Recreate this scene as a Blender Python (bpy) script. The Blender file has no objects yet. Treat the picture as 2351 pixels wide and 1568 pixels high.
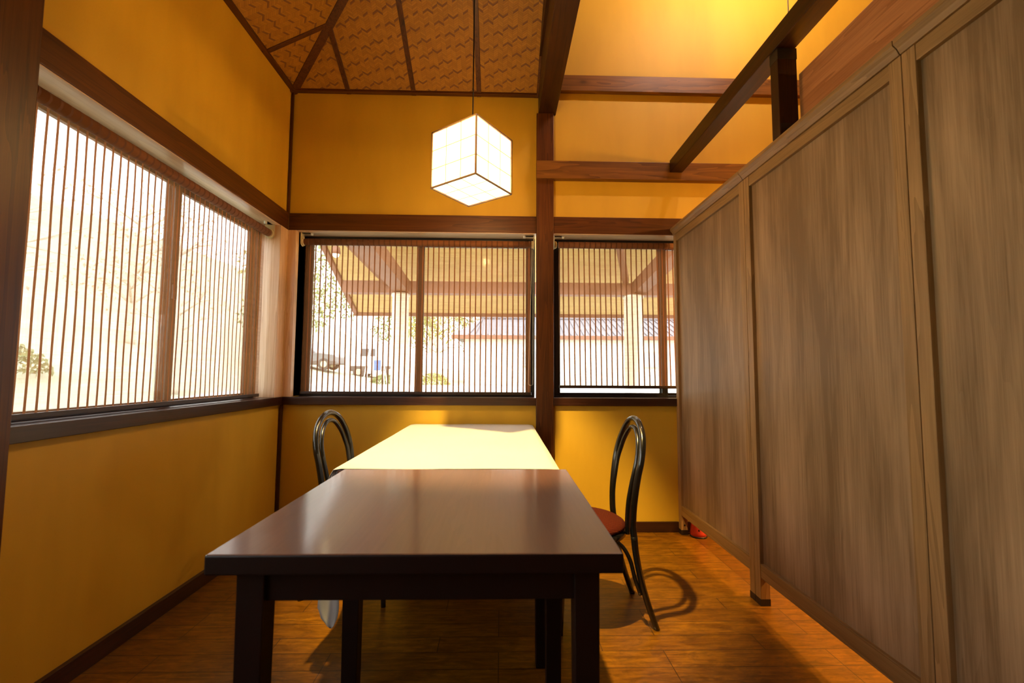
import bpy, bmesh, math, random
from mathutils import Vector, Matrix, Euler
S = bpy.context.scene
C = S.collection
PI = math.pi
random.seed(7)

# ------------------------------------------------------------------ camera, world, lights, exposure
H = 1.04                       # lens height above the floor
YAW, PITCH, ROLL = .0248, .0685, .0056
cam_d = bpy.data.cameras.new('camera')
cam = bpy.data.objects.new('camera', cam_d); C.objects.link(cam)
fwd = Vector((math.sin(YAW)*math.cos(PITCH), math.cos(YAW)*math.cos(PITCH), math.sin(PITCH)))
rgt = Vector((math.cos(YAW), -math.sin(YAW), 0)); upv = rgt.cross(fwd)
r2 = rgt*math.cos(ROLL)+upv*math.sin(ROLL); u2 = -rgt*math.sin(ROLL)+upv*math.cos(ROLL)
M = Matrix((r2, u2, -fwd)).transposed().to_4x4(); M.translation = (0, 0, H)
cam.matrix_world = M
cam_d.sensor_width = 36; cam_d.lens = 1044.0/2351*36
cam_d.clip_start = .02; cam_d.clip_end = 400
cam_d.dof.use_dof = True; cam_d.dof.focus_distance = 2.6; cam_d.dof.aperture_fstop = 4.5
S.camera = cam

S.view_settings.view_transform = 'Standard'; S.view_settings.look = 'None'
S.view_settings.gamma = 1; S.view_settings.exposure = 0.9
S.view_settings.use_curve_mapping = False
try:
    S.cycles.max_bounces = 10; S.cycles.diffuse_bounces = 3; S.cycles.glossy_bounces = 4
    S.cycles.transparent_max_bounces = 16; S.cycles.sample_clamp_indirect = 6
    S.cycles.use_denoising = True; S.cycles.caustics_reflective = False; S.cycles.caustics_refractive = False
except Exception: pass

w = bpy.data.worlds.new('overcast_sky'); S.world = w; w.use_nodes = True
wn = w.node_tree.nodes; wl = w.node_tree.links
bg = wn['Background']
tc = wn.new('ShaderNodeTexCoord'); sep = wn.new('ShaderNodeSeparateXYZ'); rmp = wn.new('ShaderNodeValToRGB')
nz = wn.new('ShaderNodeTexNoise'); nz.inputs['Scale'].default_value = 2.0; nz.inputs['Detail'].default_value = 4
wl.new(tc.outputs['Generated'], sep.inputs[0]); wl.new(tc.outputs['Generated'], nz.inputs['Vector'])
ad = wn.new('ShaderNodeMath'); ad.operation = 'MULTIPLY_ADD'; ad.inputs[1].default_value = .25
wl.new(nz.outputs['Fac'], ad.inputs[0]); wl.new(sep.outputs['Z'], ad.inputs[2])
wl.new(ad.outputs[0], rmp.inputs[0]); wl.new(rmp.outputs[0], bg.inputs[0])
rmp.color_ramp.elements[0].color = (1, .96, .91, 1); rmp.color_ramp.elements[1].color = (.97, .97, .98, 1)
bg.inputs[1].default_value = 4.5

def lamp(name, kind, loc, power, color, size=.05, rot=None, spot=None, blend=.3):
    d = bpy.data.lights.new(name, kind); d.energy = power; d.color = color
    if kind in ('POINT', 'SPOT'): d.shadow_soft_size = size
    if kind == 'SPOT': d.spot_size = spot; d.spot_blend = blend
    o = bpy.data.objects.new(name, d); C.objects.link(o); o.location = loc
    if rot: o.rotation_euler = rot
    return o
# the bulbs in the two track spots high over the right-hand bay, and the pendants of the dining side beyond the screen
lamp('spot_bulb', 'POINT', (1.36, 2.30, 3.92), 19, (1, .74, .62), .03)
lamp('spot_bulb', 'POINT', (1.80, 2.30, 3.92), 19, (1, .74, .62), .03)
# the spotlight clipped to the bamboo ceiling, aimed down at the tables
S0 = Vector((-.32, 1.30, 3.28)); aim = Vector((.05, 2.5, 0))-S0
lamp('spot_bulb', 'SPOT', S0, 560, (1, .70, .25), .035, aim.to_track_quat('-Z', 'Y').to_euler(), math.radians(41), .5)
sun = lamp('sun', 'SUN', (0, -10, 20), 2.2, (1, .97, .94), rot=Vector((-.10, .75, -.65)).to_track_quat('-Z', 'Y').to_euler()); sun.data.angle = math.radians(4)
lamp('pendant_bulb', 'POINT', (2.9, 2.1, 2.3), 150, (1, .54, .14), .06)
lamp('pendant_bulb', 'POINT', (3.4, .9, 2.3), 150, (1, .54, .14), .06)
def portal(loc, rot, sx, sy):
    d = bpy.data.lights.new('window_portal', 'AREA'); d.shape = 'RECTANGLE'; d.size = sx; d.size_y = sy
    d.cycles.is_portal = True
    o = bpy.data.objects.new('window_portal', d); C.objects.link(o); o.location = loc; o.rotation_euler = rot
portal((-.56, 3.25, 1.43), (-PI/2, 0, 0), 1.7, 1.2)
portal((1.1, 3.25, 1.43), (-PI/2, 0, 0), 1.6, 1.2)
portal((-1.66, .05, 1.43), (0, -PI/2, 0), 1.2, 2.2)
portal((-1.66, 2.1, 1.43), (0, -PI/2, 0), 1.2, 1.8)

# ------------------------------------------------------------------ node helpers
def new_mat(name):
    m = bpy.data.materials.new(name); m.use_nodes = True
    nt = m.node_tree; b = nt.nodes['Principled BSDF']
    return m, nt, b
def N(nt, t, **k):
    n = nt.nodes.new(t)
    for a, v in k.items():
        if a.startswith('i_'): n.inputs[a[2:].replace('_', ' ')].default_value = v
        else: setattr(n, a, v)
    return n
def math_n(nt, op, a, b=None, c=None):
    n = nt.nodes.new('ShaderNodeMath'); n.operation = op
    for i, v in enumerate((a, b, c)):
        if v is None: continue
        if isinstance(v, (int, float)): n.inputs[i].default_value = v
        else: nt.links.new(v, n.inputs[i])
    return n.outputs[0]
def mapping(nt, scale, coord='Object', rot=(0, 0, 0), loc=(0, 0, 0)):
    t = N(nt, 'ShaderNodeTexCoord'); m = N(nt, 'ShaderNodeMapping')
    m.inputs['Scale'].default_value = scale; m.inputs['Rotation'].default_value = rot; m.inputs['Location'].default_value = loc
    nt.links.new(t.outputs[coord], m.inputs[0]); return m.outputs[0]
def ramp(nt, fac, stops):
    r = N(nt, 'ShaderNodeValToRGB'); e = r.color_ramp.elements
    while len(e) > 1: e.remove(e[-1])
    e[0].position = stops[0][0]; e[0].color = (*stops[0][1], 1)
    for p, c in stops[1:]:
        q = e.new(p); q.color = (*c, 1)
    nt.links.new(fac, r.inputs[0]); return r.outputs[0]
def mixc(nt, fac, a, b, mode='MIX'):
    m = N(nt, 'ShaderNodeMix', data_type='RGBA', blend_type=mode)
    for sock, v in ((m.inputs[0], fac), (m.inputs[6], a), (m.inputs[7], b)):
        if isinstance(v, (int, float)): sock.default_value = v
        elif isinstance(v, tuple): sock.default_value = (*v, 1)
        else: nt.links.new(v, sock)
    return m.outputs[2]
def noise(nt, vec, scale, detail=3, rough=.5, dist=0):
    n = N(nt, 'ShaderNodeTexNoise'); n.inputs['Scale'].default_value = scale; n.inputs['Detail'].default_value = detail
    n.inputs['Roughness'].default_value = rough; n.inputs['Distortion'].default_value = dist
    nt.links.new(vec, n.inputs['Vector']); return n.outputs['Fac']
def bump(nt, b, h, strength, dist=.002):
    n = N(nt, 'ShaderNodeBump'); n.inputs['Strength'].default_value = strength; n.inputs['Distance'].default_value = dist
    nt.links.new(h, n.inputs['Height']); nt.links.new(n.outputs[0], b.inputs['Normal'])
def plain(name, col, rough=.5, metal=0, spec=.5, coat=0):
    m, nt, b = new_mat(name)
    b.inputs['Base Color'].default_value = (*col, 1); b.inputs['Roughness'].default_value = rough
    b.inputs['Metallic'].default_value = metal; b.inputs['Specular IOR Level'].default_value = spec
    b.inputs['Coat Weight'].default_value = coat
    v = noise(nt, mapping(nt, (9, 9, 9)), 1.5, 4)
    nt.links.new(mixc(nt, v, tuple(c*.88 for c in col), tuple(min(1, c*1.1) for c in col)), b.inputs['Base Color'])
    return m
def wood(name, dark, light, axis='X', rough=.45, spec=.4, knots=True, grain=14, coat=0, contrast=1.0, long=.7):
    m, nt, b = new_mat(name)
    sc = [grain]*3; sc['XYZ'.index(axis)] = long
    v = mapping(nt, tuple(sc))
    warp = noise(nt, v, 1.0, 3, .5, .6)
    rings = math_n(nt, 'FRACT', math_n(nt, 'MULTIPLY', warp, 7.0))
    fine = noise(nt, mapping(nt, tuple((90 if i != 'XYZ'.index(axis) else 2.5) for i in range(3))), 1.6, 5, .65)
    a = math_n(nt, 'ADD', math_n(nt, 'MULTIPLY', rings, .35*contrast), math_n(nt, 'MULTIPLY', fine, .75))
    big = noise(nt, mapping(nt, tuple((3.0 if i != 'XYZ'.index(axis) else .8) for i in range(3))), 1.0, 2)
    a = math_n(nt, 'ADD', a, math_n(nt, 'MULTIPLY', math_n(nt, 'SUBTRACT', big, .5), .5))
    if name == 'screen_plywood':
        blot = noise(nt, mapping(nt, (2.2, 7.5, 1.1)), 1.0, 3, .55, .5)
        a = math_n(nt, 'ADD', a, math_n(nt, 'MULTIPLY', math_n(nt, 'SUBTRACT', blot, .52), 1.3))
    mid = tuple((d+l)/2 for d, l in zip(dark, light))
    col = ramp(nt, a, [(.22, dark), (.5, mid), (.85, light)])
    if knots:
        vo = N(nt, 'ShaderNodeTexVoronoi'); ks = [5.0]*3; ks['XYZ'.index(axis)] = 2.6
        nt.links.new(mapping(nt, tuple(ks)), vo.inputs['Vector']); vo.inputs['Scale'].default_value = 1.0
        k = ramp(nt, vo.outputs['Distance'], [(.03, (1, 1, 1)), (.09, (.25, .25, .25)), (.16, (0, 0, 0))])
        sepc = N(nt, 'ShaderNodeSeparateColor'); nt.links.new(k, sepc.inputs[0])
        col = mixc(nt, math_n(nt, 'MULTIPLY', sepc.outputs[0], .75), col, tuple(d*.35 for d in dark))
    nt.links.new(col, b.inputs['Base Color'])
    b.inputs['Roughness'].default_value = rough; b.inputs['Specular IOR Level'].default_value = spec
    b.inputs['Coat Weight'].default_value = coat; b.inputs['Coat Roughness'].default_value = .13
    bump(nt, b, fine, .12, .002)
    return m

# ------------------------------------------------------------------ materials
def make_plaster():
    m, nt, b = new_mat('ochre_plaster')
    g = noise(nt, mapping(nt, (260, 260, 260)), 1, 3)
    st = noise(nt, mapping(nt, (2.6, 2.6, .7)), 1, 4, .6)
    col = ramp(nt, st, [(.25, (.57, .33, .018)), (.55, (.67, .40, .026)), (.8, (.71, .43, .032))])
    vo = N(nt, 'ShaderNodeTexVoronoi'); nt.links.new(mapping(nt, (5.5, 5.5, 9)), vo.inputs['Vector'])
    sp = math_n(nt, 'LESS_THAN', vo.outputs['Distance'], .035)
    sc = noise(nt, mapping(nt, (3, 3, 3)), 1, 2)
    sp = math_n(nt, 'MULTIPLY', sp, math_n(nt, 'GREATER_THAN', sc, .5))
    col = mixc(nt, math_n(nt, 'MULTIPLY', sp, .45), col, (.18, .09, .02))
    nt.links.new(col, b.inputs['Base Color']); b.inputs['Roughness'].default_value = .62
    b.inputs['Specular IOR Level'].default_value = .45
    bump(nt, b, g, .15, .001)
    return m
PLASTER = make_plaster()
TD, TL = (.036, .0095, .001), (.125, .037, .004)
TRIM = {a: wood('stained_trim_wood_'+a.lower(), TD, TL, a, .42, .4) for a in 'XYZ'}
LIGHTRIM = wood('lighter_rail_wood', (.085, .028, .003), (.26, .105, .014), 'X', .42, .4, grain=10)
DARKTRIM = {a: wood('dark_sill_wood_'+a.lower(), (.020, .006, .003), (.055, .018, .008), a, .3, .5, knots=False) for a in 'XYZ'}
DBEAM = {a: wood('dark_beam_wood_'+a.lower(), (.010, .003, .0006), (.048, .014, .002), a, .45, .35) for a in 'YZ'}
REDWOOD = wood('reddish_beam_wood', (.30, .10, .03), (.55, .23, .085), 'Y', .45, .4, grain=9)
SCREEN = wood('screen_plywood', (.20, .115, .052), (.46, .285, .155), 'Z', .5, .35, knots=False, grain=6, contrast=.22, long=.30)
SCREENF = wood('screen_frame_wood', (.20, .105, .035), (.40, .225, .09), 'Z', .5, .35, knots=False, grain=12)
SCREENR = wood('screen_rail_wood', (.17, .088, .028), (.33, .185, .07), 'Y', .45, .4, knots=False, grain=12)
TABLEW = wood('brown_table_veneer', (.085, .036, .022), (.125, .056, .036), 'Y', .38, .5, knots=False, grain=5, coat=.65, contrast=.5)
TABLED = plain('dark_leg_lacquer_and_edge_shade', (.009, .003, .002), .45, 0, .3)
LACQ = plain('black_lacquer', (.006, .006, .006), .22, 0, .6, .4)
BLACKM = plain('black_aluminium', (.012, .012, .013), .35, 0, .5)
CREAM = plain('cream_plastic', (.62, .50, .30), .35)
WHITEP = plain('white_plastic', (.75, .72, .66), .3)
METAL = plain('bead_metal', (.75, .66, .48), .3, .6)
DARKMETAL = plain('dark_bracket_metal', (.012, .008, .006), .45)

def make_weave():
    m, nt, b = new_mat('woven_bamboo_matting')
    t = N(nt, 'ShaderNodeTexCoord'); s = N(nt, 'ShaderNodeSeparateXYZ'); nt.links.new(t.outputs['UV'], s.inputs[0])
    u, v = s.outputs[0], s.outputs[1]
    cw, p = .030, .0125
    cu = math_n(nt, 'DIVIDE', u, cw)
    tri = math_n(nt, 'PINGPONG', cu, 1.0)
    tt = math_n(nt, 'DIVIDE', math_n(nt, 'SUBTRACT', v, math_n(nt, 'MULTIPLY', tri, .019)), p)
    j = math_n(nt, 'FLOOR', tt); fr = math_n(nt, 'FRACT', tt)
    i = math_n(nt, 'FLOOR', cu); fu = math_n(nt, 'FRACT', cu)
    # long strips cross two columns in twill order: shift by column so that joints step
    edge = math_n(nt, 'MINIMUM', fr, math_n(nt, 'SUBTRACT', 1.0, fr))
    eu = math_n(nt, 'MINIMUM', fu, math_n(nt, 'SUBTRACT', 1.0, fu))
    line = math_n(nt, 'MAXIMUM', math_n(nt, 'LESS_THAN', edge, .10), math_n(nt, 'LESS_THAN', eu, .045))
    ip = math_n(nt, 'FLOOR', math_n(nt, 'DIVIDE', i, 2.0))
    L1 = math_n(nt, 'LESS_THAN', math_n(nt, 'FLOORED_MODULO', math_n(nt, 'ADD', math_n(nt, 'MULTIPLY', ip, 5.0), j), 26.0), .5)
    even = math_n(nt, 'LESS_THAN', math_n(nt, 'FLOORED_MODULO', i, 2.0), .5)
    L2 = math_n(nt, 'MULTIPLY', even, math_n(nt, 'LESS_THAN', math_n(nt, 'FLOORED_MODULO', math_n(nt, 'ADD', math_n(nt, 'MULTIPLY', ip, 5.0), math_n(nt, 'ADD', j, 6.0)), 13.0), .5))
    ip2 = math_n(nt, 'FLOOR', math_n(nt, 'DIVIDE', math_n(nt, 'ADD', i, 1.0), 2.0))
    L3 = math_n(nt, 'LESS_THAN', math_n(nt, 'FLOORED_MODULO', math_n(nt, 'ADD', math_n(nt, 'MULTIPLY', ip2, 5.0), math_n(nt, 'ADD', j, 13.0)), 26.0), .5)
    cmb = N(nt, 'ShaderNodeCombineXYZ'); nt.links.new(i, cmb.inputs[0]); nt.links.new(j, cmb.inputs[1])
    wn_ = N(nt, 'ShaderNodeTexWhiteNoise'); nt.links.new(cmb.outputs[0], wn_.inputs['Vector'])
    dk = math_n(nt, 'MAXIMUM', math_n(nt, 'MAXIMUM', L1, L2), L3)
    base = mixc(nt, wn_.outputs['Value'], (.32, .140, .006), (.42, .195, .011))
    col = mixc(nt, math_n(nt, 'MULTIPLY', dk, .85), base, (.15, .060, .018))
    col = mixc(nt, math_n(nt, 'MULTIPLY', line, .28), col, (.12, .055, .018))
    nt.links.new(col, b.inputs['Base Color']); b.inputs['Roughness'].default_value = .6
    bump(nt, b, edge, .3, .003)
    return m
WEAVE = make_weave()

def make_floor():
    m, nt, b = new_mat('oak_floorboards')
    v = mapping(nt, (1, 1, 1))
    br = N(nt, 'ShaderNodeTexBrick'); nt.links.new(v, br.inputs['Vector'])
    br.offset = .37; br.offset_frequency = 3; br.squash = 1
    br.inputs['Scale'].default_value = 1; br.inputs['Mortar Size'].default_value = .0016; br.inputs['Mortar Smooth'].default_value = .1
    br.inputs['Brick Width'].default_value = .62; br.inputs['Row Height'].default_value = .0985
    br.inputs['Color1'].default_value = (0, 0, 0, 1); br.inputs['Color2'].default_value = (1, 1, 1, 1); br.inputs['Bias'].default_value = 0
    br.inputs['Mortar'].default_value = (.5, .5, .5, 1)
    sc = N(nt, 'ShaderNodeSeparateColor'); nt.links.new(br.outputs['Color'], sc.inputs[0])
    base = mixc(nt, sc.outputs[0], (.205, .078, .002), (.27, .108, .003))
    gr = noise(nt, mapping(nt, (5, 55, 1)), 1.2, 6, .7, .4)
    mott = noise(nt, mapping(nt, (9, 26, 1)), 1.3, 5, .75, 1.2)
    col = mixc(nt, ramp(nt, gr, [(.35, (1, 1, 1)), (.62, (0, 0, 0))]), base, (.12, .040, .001))
    # MULTIPLY-like mottling of the oak figure
    mm = ramp(nt, mott, [(.36, (.45, .45, .45)), (.60, (1.1, 1.1, 1.1))])
    col = mixc(nt, .8, col, mm, 'MULTIPLY')
    col = mixc(nt, br.outputs['Fac'], col, (.035, .014, .005))
    nt.links.new(col, b.inputs['Base Color'])
    rr = math_n(nt, 'MULTIPLY_ADD', mott, .16, .26); nt.links.new(rr, b.inputs['Roughness'])
    b.inputs['Specular IOR Level'].default_value = .45
    h = math_n(nt, 'SUBTRACT', math_n(nt, 'MULTIPLY', gr, .15), br.outputs['Fac'])
    bump(nt, b, h, .35, .002)
    return m
FLOOR = make_floor()

def make_fabric():
    m, nt, b = new_mat('woven_reed_blind')
    b.inputs['Base Color'].default_value = (.36, .150, .060, 1); b.inputs['Roughness'].default_value = .8
    nt.nodes.remove(b)
    th = noise(nt, mapping(nt, (2.0, 2.0, 230)), 1, 2, .5)
    th2 = noise(nt, mapping(nt, (14, 14, 60)), 1, 2, .5)
    col = ramp(nt, th, [(.3, (.26, .10, .035)), (.7, (.42, .19, .075))])
    d = N(nt, 'ShaderNodeBsdfDiffuse'); nt.links.new(col, d.inputs[0])
    tr = N(nt, 'ShaderNodeBsdfTranslucent'); nt.links.new(col, tr.inputs[0])
    mx = N(nt, 'ShaderNodeMixShader'); mx.inputs[0].default_value = .38
    nt.links.new(d.outputs[0], mx.inputs[1]); nt.links.new(tr.outputs[0], mx.inputs[2])
    tp = N(nt, 'ShaderNodeBsdfTransparent')
    fac = math_n(nt, 'ADD', math_n(nt, 'MULTIPLY', math_n(nt, 'ADD', th, math_n(nt, 'MULTIPLY', th2, .3)), .34), .26)
    m2 = N(nt, 'ShaderNodeMixShader'); nt.links.new(fac, m2.inputs[0])
    nt.links.new(tp.outputs[0], m2.inputs[1]); nt.links.new(mx.outputs[0], m2.inputs[2])
    nt.links.new(m2.outputs[0], nt.nodes['Material Output'].inputs[0])
    return m
FABRIC = make_fabric()
def make_stripe():
    m, nt, b = new_mat('blind_warp_stripe'); nt.nodes.remove(b)
    v = noise(nt, mapping(nt, (300, 300, 300)), 1, 2)
    col = mixc(nt, v, (.22, .085, .035), (.36, .15, .065))
    d = N(nt, 'ShaderNodeBsdfDiffuse'); nt.links.new(col, d.inputs[0])
    tr = N(nt, 'ShaderNodeBsdfTranslucent'); nt.links.new(col, tr.inputs[0])
    mx = N(nt, 'ShaderNodeMixShader'); mx.inputs[0].default_value = .25
    nt.links.new(d.outputs[0], mx.inputs[1]); nt.links.new(tr.outputs[0], mx.inputs[2])
    nt.links.new(mx.outputs[0], nt.nodes['Material Output'].inputs[0]); return m
STRIPE = make_stripe()
ROLL_M = plain('rolled_blind_fabric', (.20, .072, .022), .8)
ROLL_B = plain('rolled_blind_band', (.13, .045, .014), .8)
def make_glass():
    m, nt, b = new_mat('window_glass'); nt.nodes.remove(b)
    tp = N(nt, 'ShaderNodeBsdfTransparent'); tp.inputs[0].default_value = (.97, .985, .975, 1)
    gl = N(nt, 'ShaderNodeBsdfGlossy'); gl.inputs['Roughness'].default_value = .02
    lw = N(nt, 'ShaderNodeLayerWeight'); lw.inputs[0].default_value = .35
    f = math_n(nt, 'MULTIPLY', lw.outputs['Fresnel'], .55)
    mx = N(nt, 'ShaderNodeMixShader'); nt.links.new(f, mx.inputs[0])
    nt.links.new(tp.outputs[0], mx.inputs[1]); nt.links.new(gl.outputs[0], mx.inputs[2])
    nt.links.new(mx.outputs[0], nt.nodes['Material Output'].inputs[0]); return m
GLASS = make_glass()
def emit(name, col, st):
    m, nt, b = new_mat(name)
    b.inputs['Base Color'].default_value = (.8, .75, .6, 1)
    b.inputs['Emission Color'].default_value = (*col, 1); b.inputs['Emission Strength'].default_value = st
    v = noise(nt, mapping(nt, (30, 30, 30)), 1, 3)
    nt.links.new(mixc(nt, v, tuple(c*.95 for c in col), col), b.inputs['Emission Color'])
    return m
PAPER = emit('lit_shade_paper', (1, .66, .36), 2.4)
_nt = PAPER.node_tree; _b = _nt.nodes['Principled BSDF']; _tp = N(_nt, 'ShaderNodeBsdfTransparent'); _mx = N(_nt, 'ShaderNodeMixShader'); _mx.inputs[0].default_value = .28
_nt.links.new(_b.outputs[0], _mx.inputs[1]); _nt.links.new(_tp.outputs[0], _mx.inputs[2]); _nt.links.new(_mx.outputs[0], _nt.nodes['Material Output'].inputs[0])
SEAM = emit('paper_seam', (1, .74, .22), .40)
SEAM.node_tree.nodes['Principled BSDF'].inputs['Base Color'].default_value = (.22, .15, .05, 1)
GLOBE = emit('outdoor_bulb', (1, .75, .4), 14)

def make_seat():
    m, nt, b = new_mat('red_seat_fabric')
    v = mapping(nt, (1, 1, 1), rot=(0, 0, .3))
    s = N(nt, 'ShaderNodeSeparateXYZ'); nt.links.new(v, s.inputs[0])
    a = math_n(nt, 'SINE', math_n(nt, 'MULTIPLY', s.outputs[0], 2*PI/.0085))
    c = math_n(nt, 'SINE', math_n(nt, 'MULTIPLY', s.outputs[1], 2*PI/.0085))
    d = math_n(nt, 'GREATER_THAN', math_n(nt, 'MULTIPLY', a, c), .35)
    col = mixc(nt, d, (.036, .003, .001), (.14, .028, .008))
    nt.links.new(col, b.inputs['Base Color']); b.inputs['Roughness'].default_value = .85; b.inputs['Specular IOR Level'].default_value = .1
    return m
SEAT = make_seat()
def make_cloth():
    m, nt, b = new_mat('pale_green_tablecloth')
    v = noise(nt, mapping(nt, (3, 3, 3)), 1, 3)
    nt.links.new(mixc(nt, v, (.50, .49, .46), (.56, .55, .52)), b.inputs['Base Color'])
    b.inputs['Roughness'].default_value = .75; b.inputs['Specular IOR Level'].default_value = .3
    n2 = noise(nt, mapping(nt, (2.5, 9, 2.5)), 1, 3, .5, 1.0); bump(nt, b, n2, .25, .006)
    return m
CLOTH = make_cloth()

# ------------------------------------------------------------------ geometry helpers
def box(bm, x0, x1, y0, y1, z0, z1, mi=0):
    vs = [bm.verts.new(p) for p in ((x0, y0, z0), (x1, y0, z0), (x1, y1, z0), (x0, y1, z0), (x0, y0, z1), (x1, y0, z1), (x1, y1, z1), (x0, y1, z1))]
    for f in ((0, 3, 2, 1), (4, 5, 6, 7), (0, 1, 5, 4), (1, 2, 6, 5), (2, 3, 7, 6), (3, 0, 4, 7)):
        fc = bm.faces.new([vs[i] for i in f]); fc.material_index = mi
    return vs
def spline(pts, n=8):
    P = [Vector(p) for p in pts]; out = []
    for i in range(len(P)-1):
        a = P[i-1] if i else P[i]*2-P[i+1]; b = P[i]; c = P[i+1]; d = P[i+2] if i+2 < len(P) else P[i+1]*2-P[i]
        for k in range(n):
            t = k/n; out.append(.5*((2*b)+(c-a)*t+(2*a-5*b+4*c-d)*t*t+(3*b-a-3*c+d)*t**3))
    out.append(P[-1]); return out
def tube(bm, pts, rad, seg=12, mi=0, caps=True):
    pts = [Vector(p) for p in pts]; n = len(pts)
    rads = [rad]*n if isinstance(rad, (int, float)) else [rad[0]+(rad[1]-rad[0])*i/(n-1) for i in range(n)] if len(rad) == 2 else list(rad)
    t0 = (pts[1]-pts[0]).normalized(); up = Vector((0, 0, 1)) if abs(t0.z) < .9 else Vector((1, 0, 0))
    nrm = (up-t0*up.dot(t0)).normalized(); rings = []
    for i, p in enumerate(pts):
        t = (pts[min(i+1, n-1)]-pts[max(i-1, 0)]).normalized()
        nrm = (nrm-t*nrm.dot(t)).normalized(); bn = t.cross(nrm)
        rings.append([bm.verts.new(p+(nrm*math.cos(2*PI*k/seg)+bn*math.sin(2*PI*k/seg))*rads[i]) for k in range(seg)])
    for i in range(n-1):
        for k in range(seg):
            f = bm.faces.new((rings[i][k], rings[i][(k+1) % seg], rings[i+1][(k+1) % seg], rings[i+1][k])); f.smooth = True; f.material_index = mi
    if caps:
        bm.faces.new(rings[0][::-1]).material_index = mi; bm.faces.new(rings[-1]).material_index = mi
def lathe(bm, prof, seg=32, c=(0, 0, 0), mi=0):
    rings = []
    for r, z in prof:
        if r < 1e-6: rings.append([bm.verts.new((c[0], c[1], c[2]+z))])
        else: rings.append([bm.verts.new((c[0]+r*math.cos(2*PI*k/seg), c[1]+r*math.sin(2*PI*k/seg), c[2]+z)) for k in range(seg)])
    for a, b in zip(rings[:-1], rings[1:]):
        for k in range(seg):
            k2 = (k+1) % seg
            if len(a) == 1 and len(b) == 1: continue
            if len(a) == 1: f = bm.faces.new((a[0], b[k2], b[k])) if False else bm.faces.new((a[0], b[k], b[k2]))
            elif len(b) == 1: f = bm.faces.new((a[k], a[k2], b[0]))
            else: f = bm.faces.new((a[k], a[k2], b[k2], b[k]))
            f.smooth = True; f.material_index = mi
def cyl(bm, p0, p1, r, seg=20, mi=0): tube(bm, [p0, p1], r, seg, mi)
def obj(name, bm, mats, parent=None, bevel=0, loc=None, smooth=False):
    if not isinstance(mats, (list, tuple)): mats = [mats]
    bmesh.ops.recalc_face_normals(bm, faces=bm.faces)
    me = bpy.data.meshes.new(name); bm.to_mesh(me); bm.free()
    for m in mats: me.materials.append(m)
    o = bpy.data.objects.new(name, me); C.objects.link(o)
    if parent: o.parent = parent
    if loc: o.location = loc
    if smooth:
        for p in me.polygons: p.use_smooth = True
    if bevel:
        md = o.modifiers.new('bevel', 'BEVEL'); md.width = bevel; md.segments = 2; md.limit_method = 'ANGLE'
    return o
def B(): return bmesh.new()
def bxo(name, b, mat, parent=None, bevel=0):
    bm = B(); box(bm, *b); return obj(name, bm, mat, parent, bevel)
def thing(name, label, cat, loc=(0, 0, 0), rotz=0, group=None):
    o = bpy.data.objects.new(name, None); C.objects.link(o); o.empty_display_size = .1
    o.location = loc; o.rotation_euler = (0, 0, rotz); o['label'] = label; o['category'] = cat
    if group: o['group'] = group
    return o
def tag(o, label, cat, group=None, kind=None):
    o['label'] = label; o['category'] = cat
    if group: o['group'] = group
    if kind: o['kind'] = kind
    return o
def st(o, label=None):
    o['kind'] = 'structure'
    if label: o['label'] = label; o['category'] = label.split('|')[1] if '|' in label else 'structure'
    return o
def struct(name, boxes, mat, label, cat, bevel=0):
    bm = B()
    for b in boxes: box(bm, *b)
    o = obj(name, bm, mat, None, bevel); o['kind'] = 'structure'; o['label'] = label; o['category'] = cat
    return o

# ------------------------------------------------------------------ room shell
D = 3.03; XL = -1.43           # faces of the timber on the far and left walls
PX0, PX1 = .237, .354          # the post on the far wall
ZS0, ZS1 = .823, .874          # sill
ZL0, ZL1 = 1.988, 2.104        # lintel
ZC = 2.97                      # eaves of the bamboo ceiling
FW, LW = D+.02, XL-.02         # plaster faces
TH = .17                       # wall thickness
W1 = (-1.375, PX0+.0); W2 = (PX1, 1.90); W3 = (1.33, 2.93)
XR, YB, ZH = 4.6, -2.2, 4.35

struct('floor', [(LW-TH, XR, YB, FW+TH, -.08, 0)], FLOOR, 'glossy oak strip floor with boards running across the room', 'floor')
struct('wall_far', [(LW-TH, XR, FW, FW+TH, 0, ZS0), (LW-TH, XR, FW, FW+TH, ZL1-.01, ZH+.3), (W2[1], XR, FW, FW+TH, ZS0, ZL1-.01),
                    (LW-TH, W1[0]-.0, FW+.02, FW+TH, ZS0, ZL1)], PLASTER, 'ochre plaster wall at the far end with two windows', 'wall')
struct('wall_left', [(LW-TH, LW, YB, FW, 0, ZS0), (LW-TH, LW, YB, FW, ZL1-.01, ZH), (LW-TH, LW, YB, -.95, ZS0, ZL1-.01), (LW-TH, LW, 1.06, 1.18, ZS0, ZL1-.01)], PLASTER,
       'ochre plaster wall on the left with the wide window', 'wall')
struct('wall_right', [(XR, XR+.15, YB, FW+TH, 0, ZH+.3)], PLASTER, 'ochre plaster wall of the bay beyond the screen', 'wall')
struct('wall_near', [(LW-TH, XR, YB-.15, YB, 0, ZH+.3)], TRIM['Z'], 'wall behind the viewer, given brown boards to cut bounced light', 'wall')  # dark wood given to this unseen wall to lower bounced light

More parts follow.
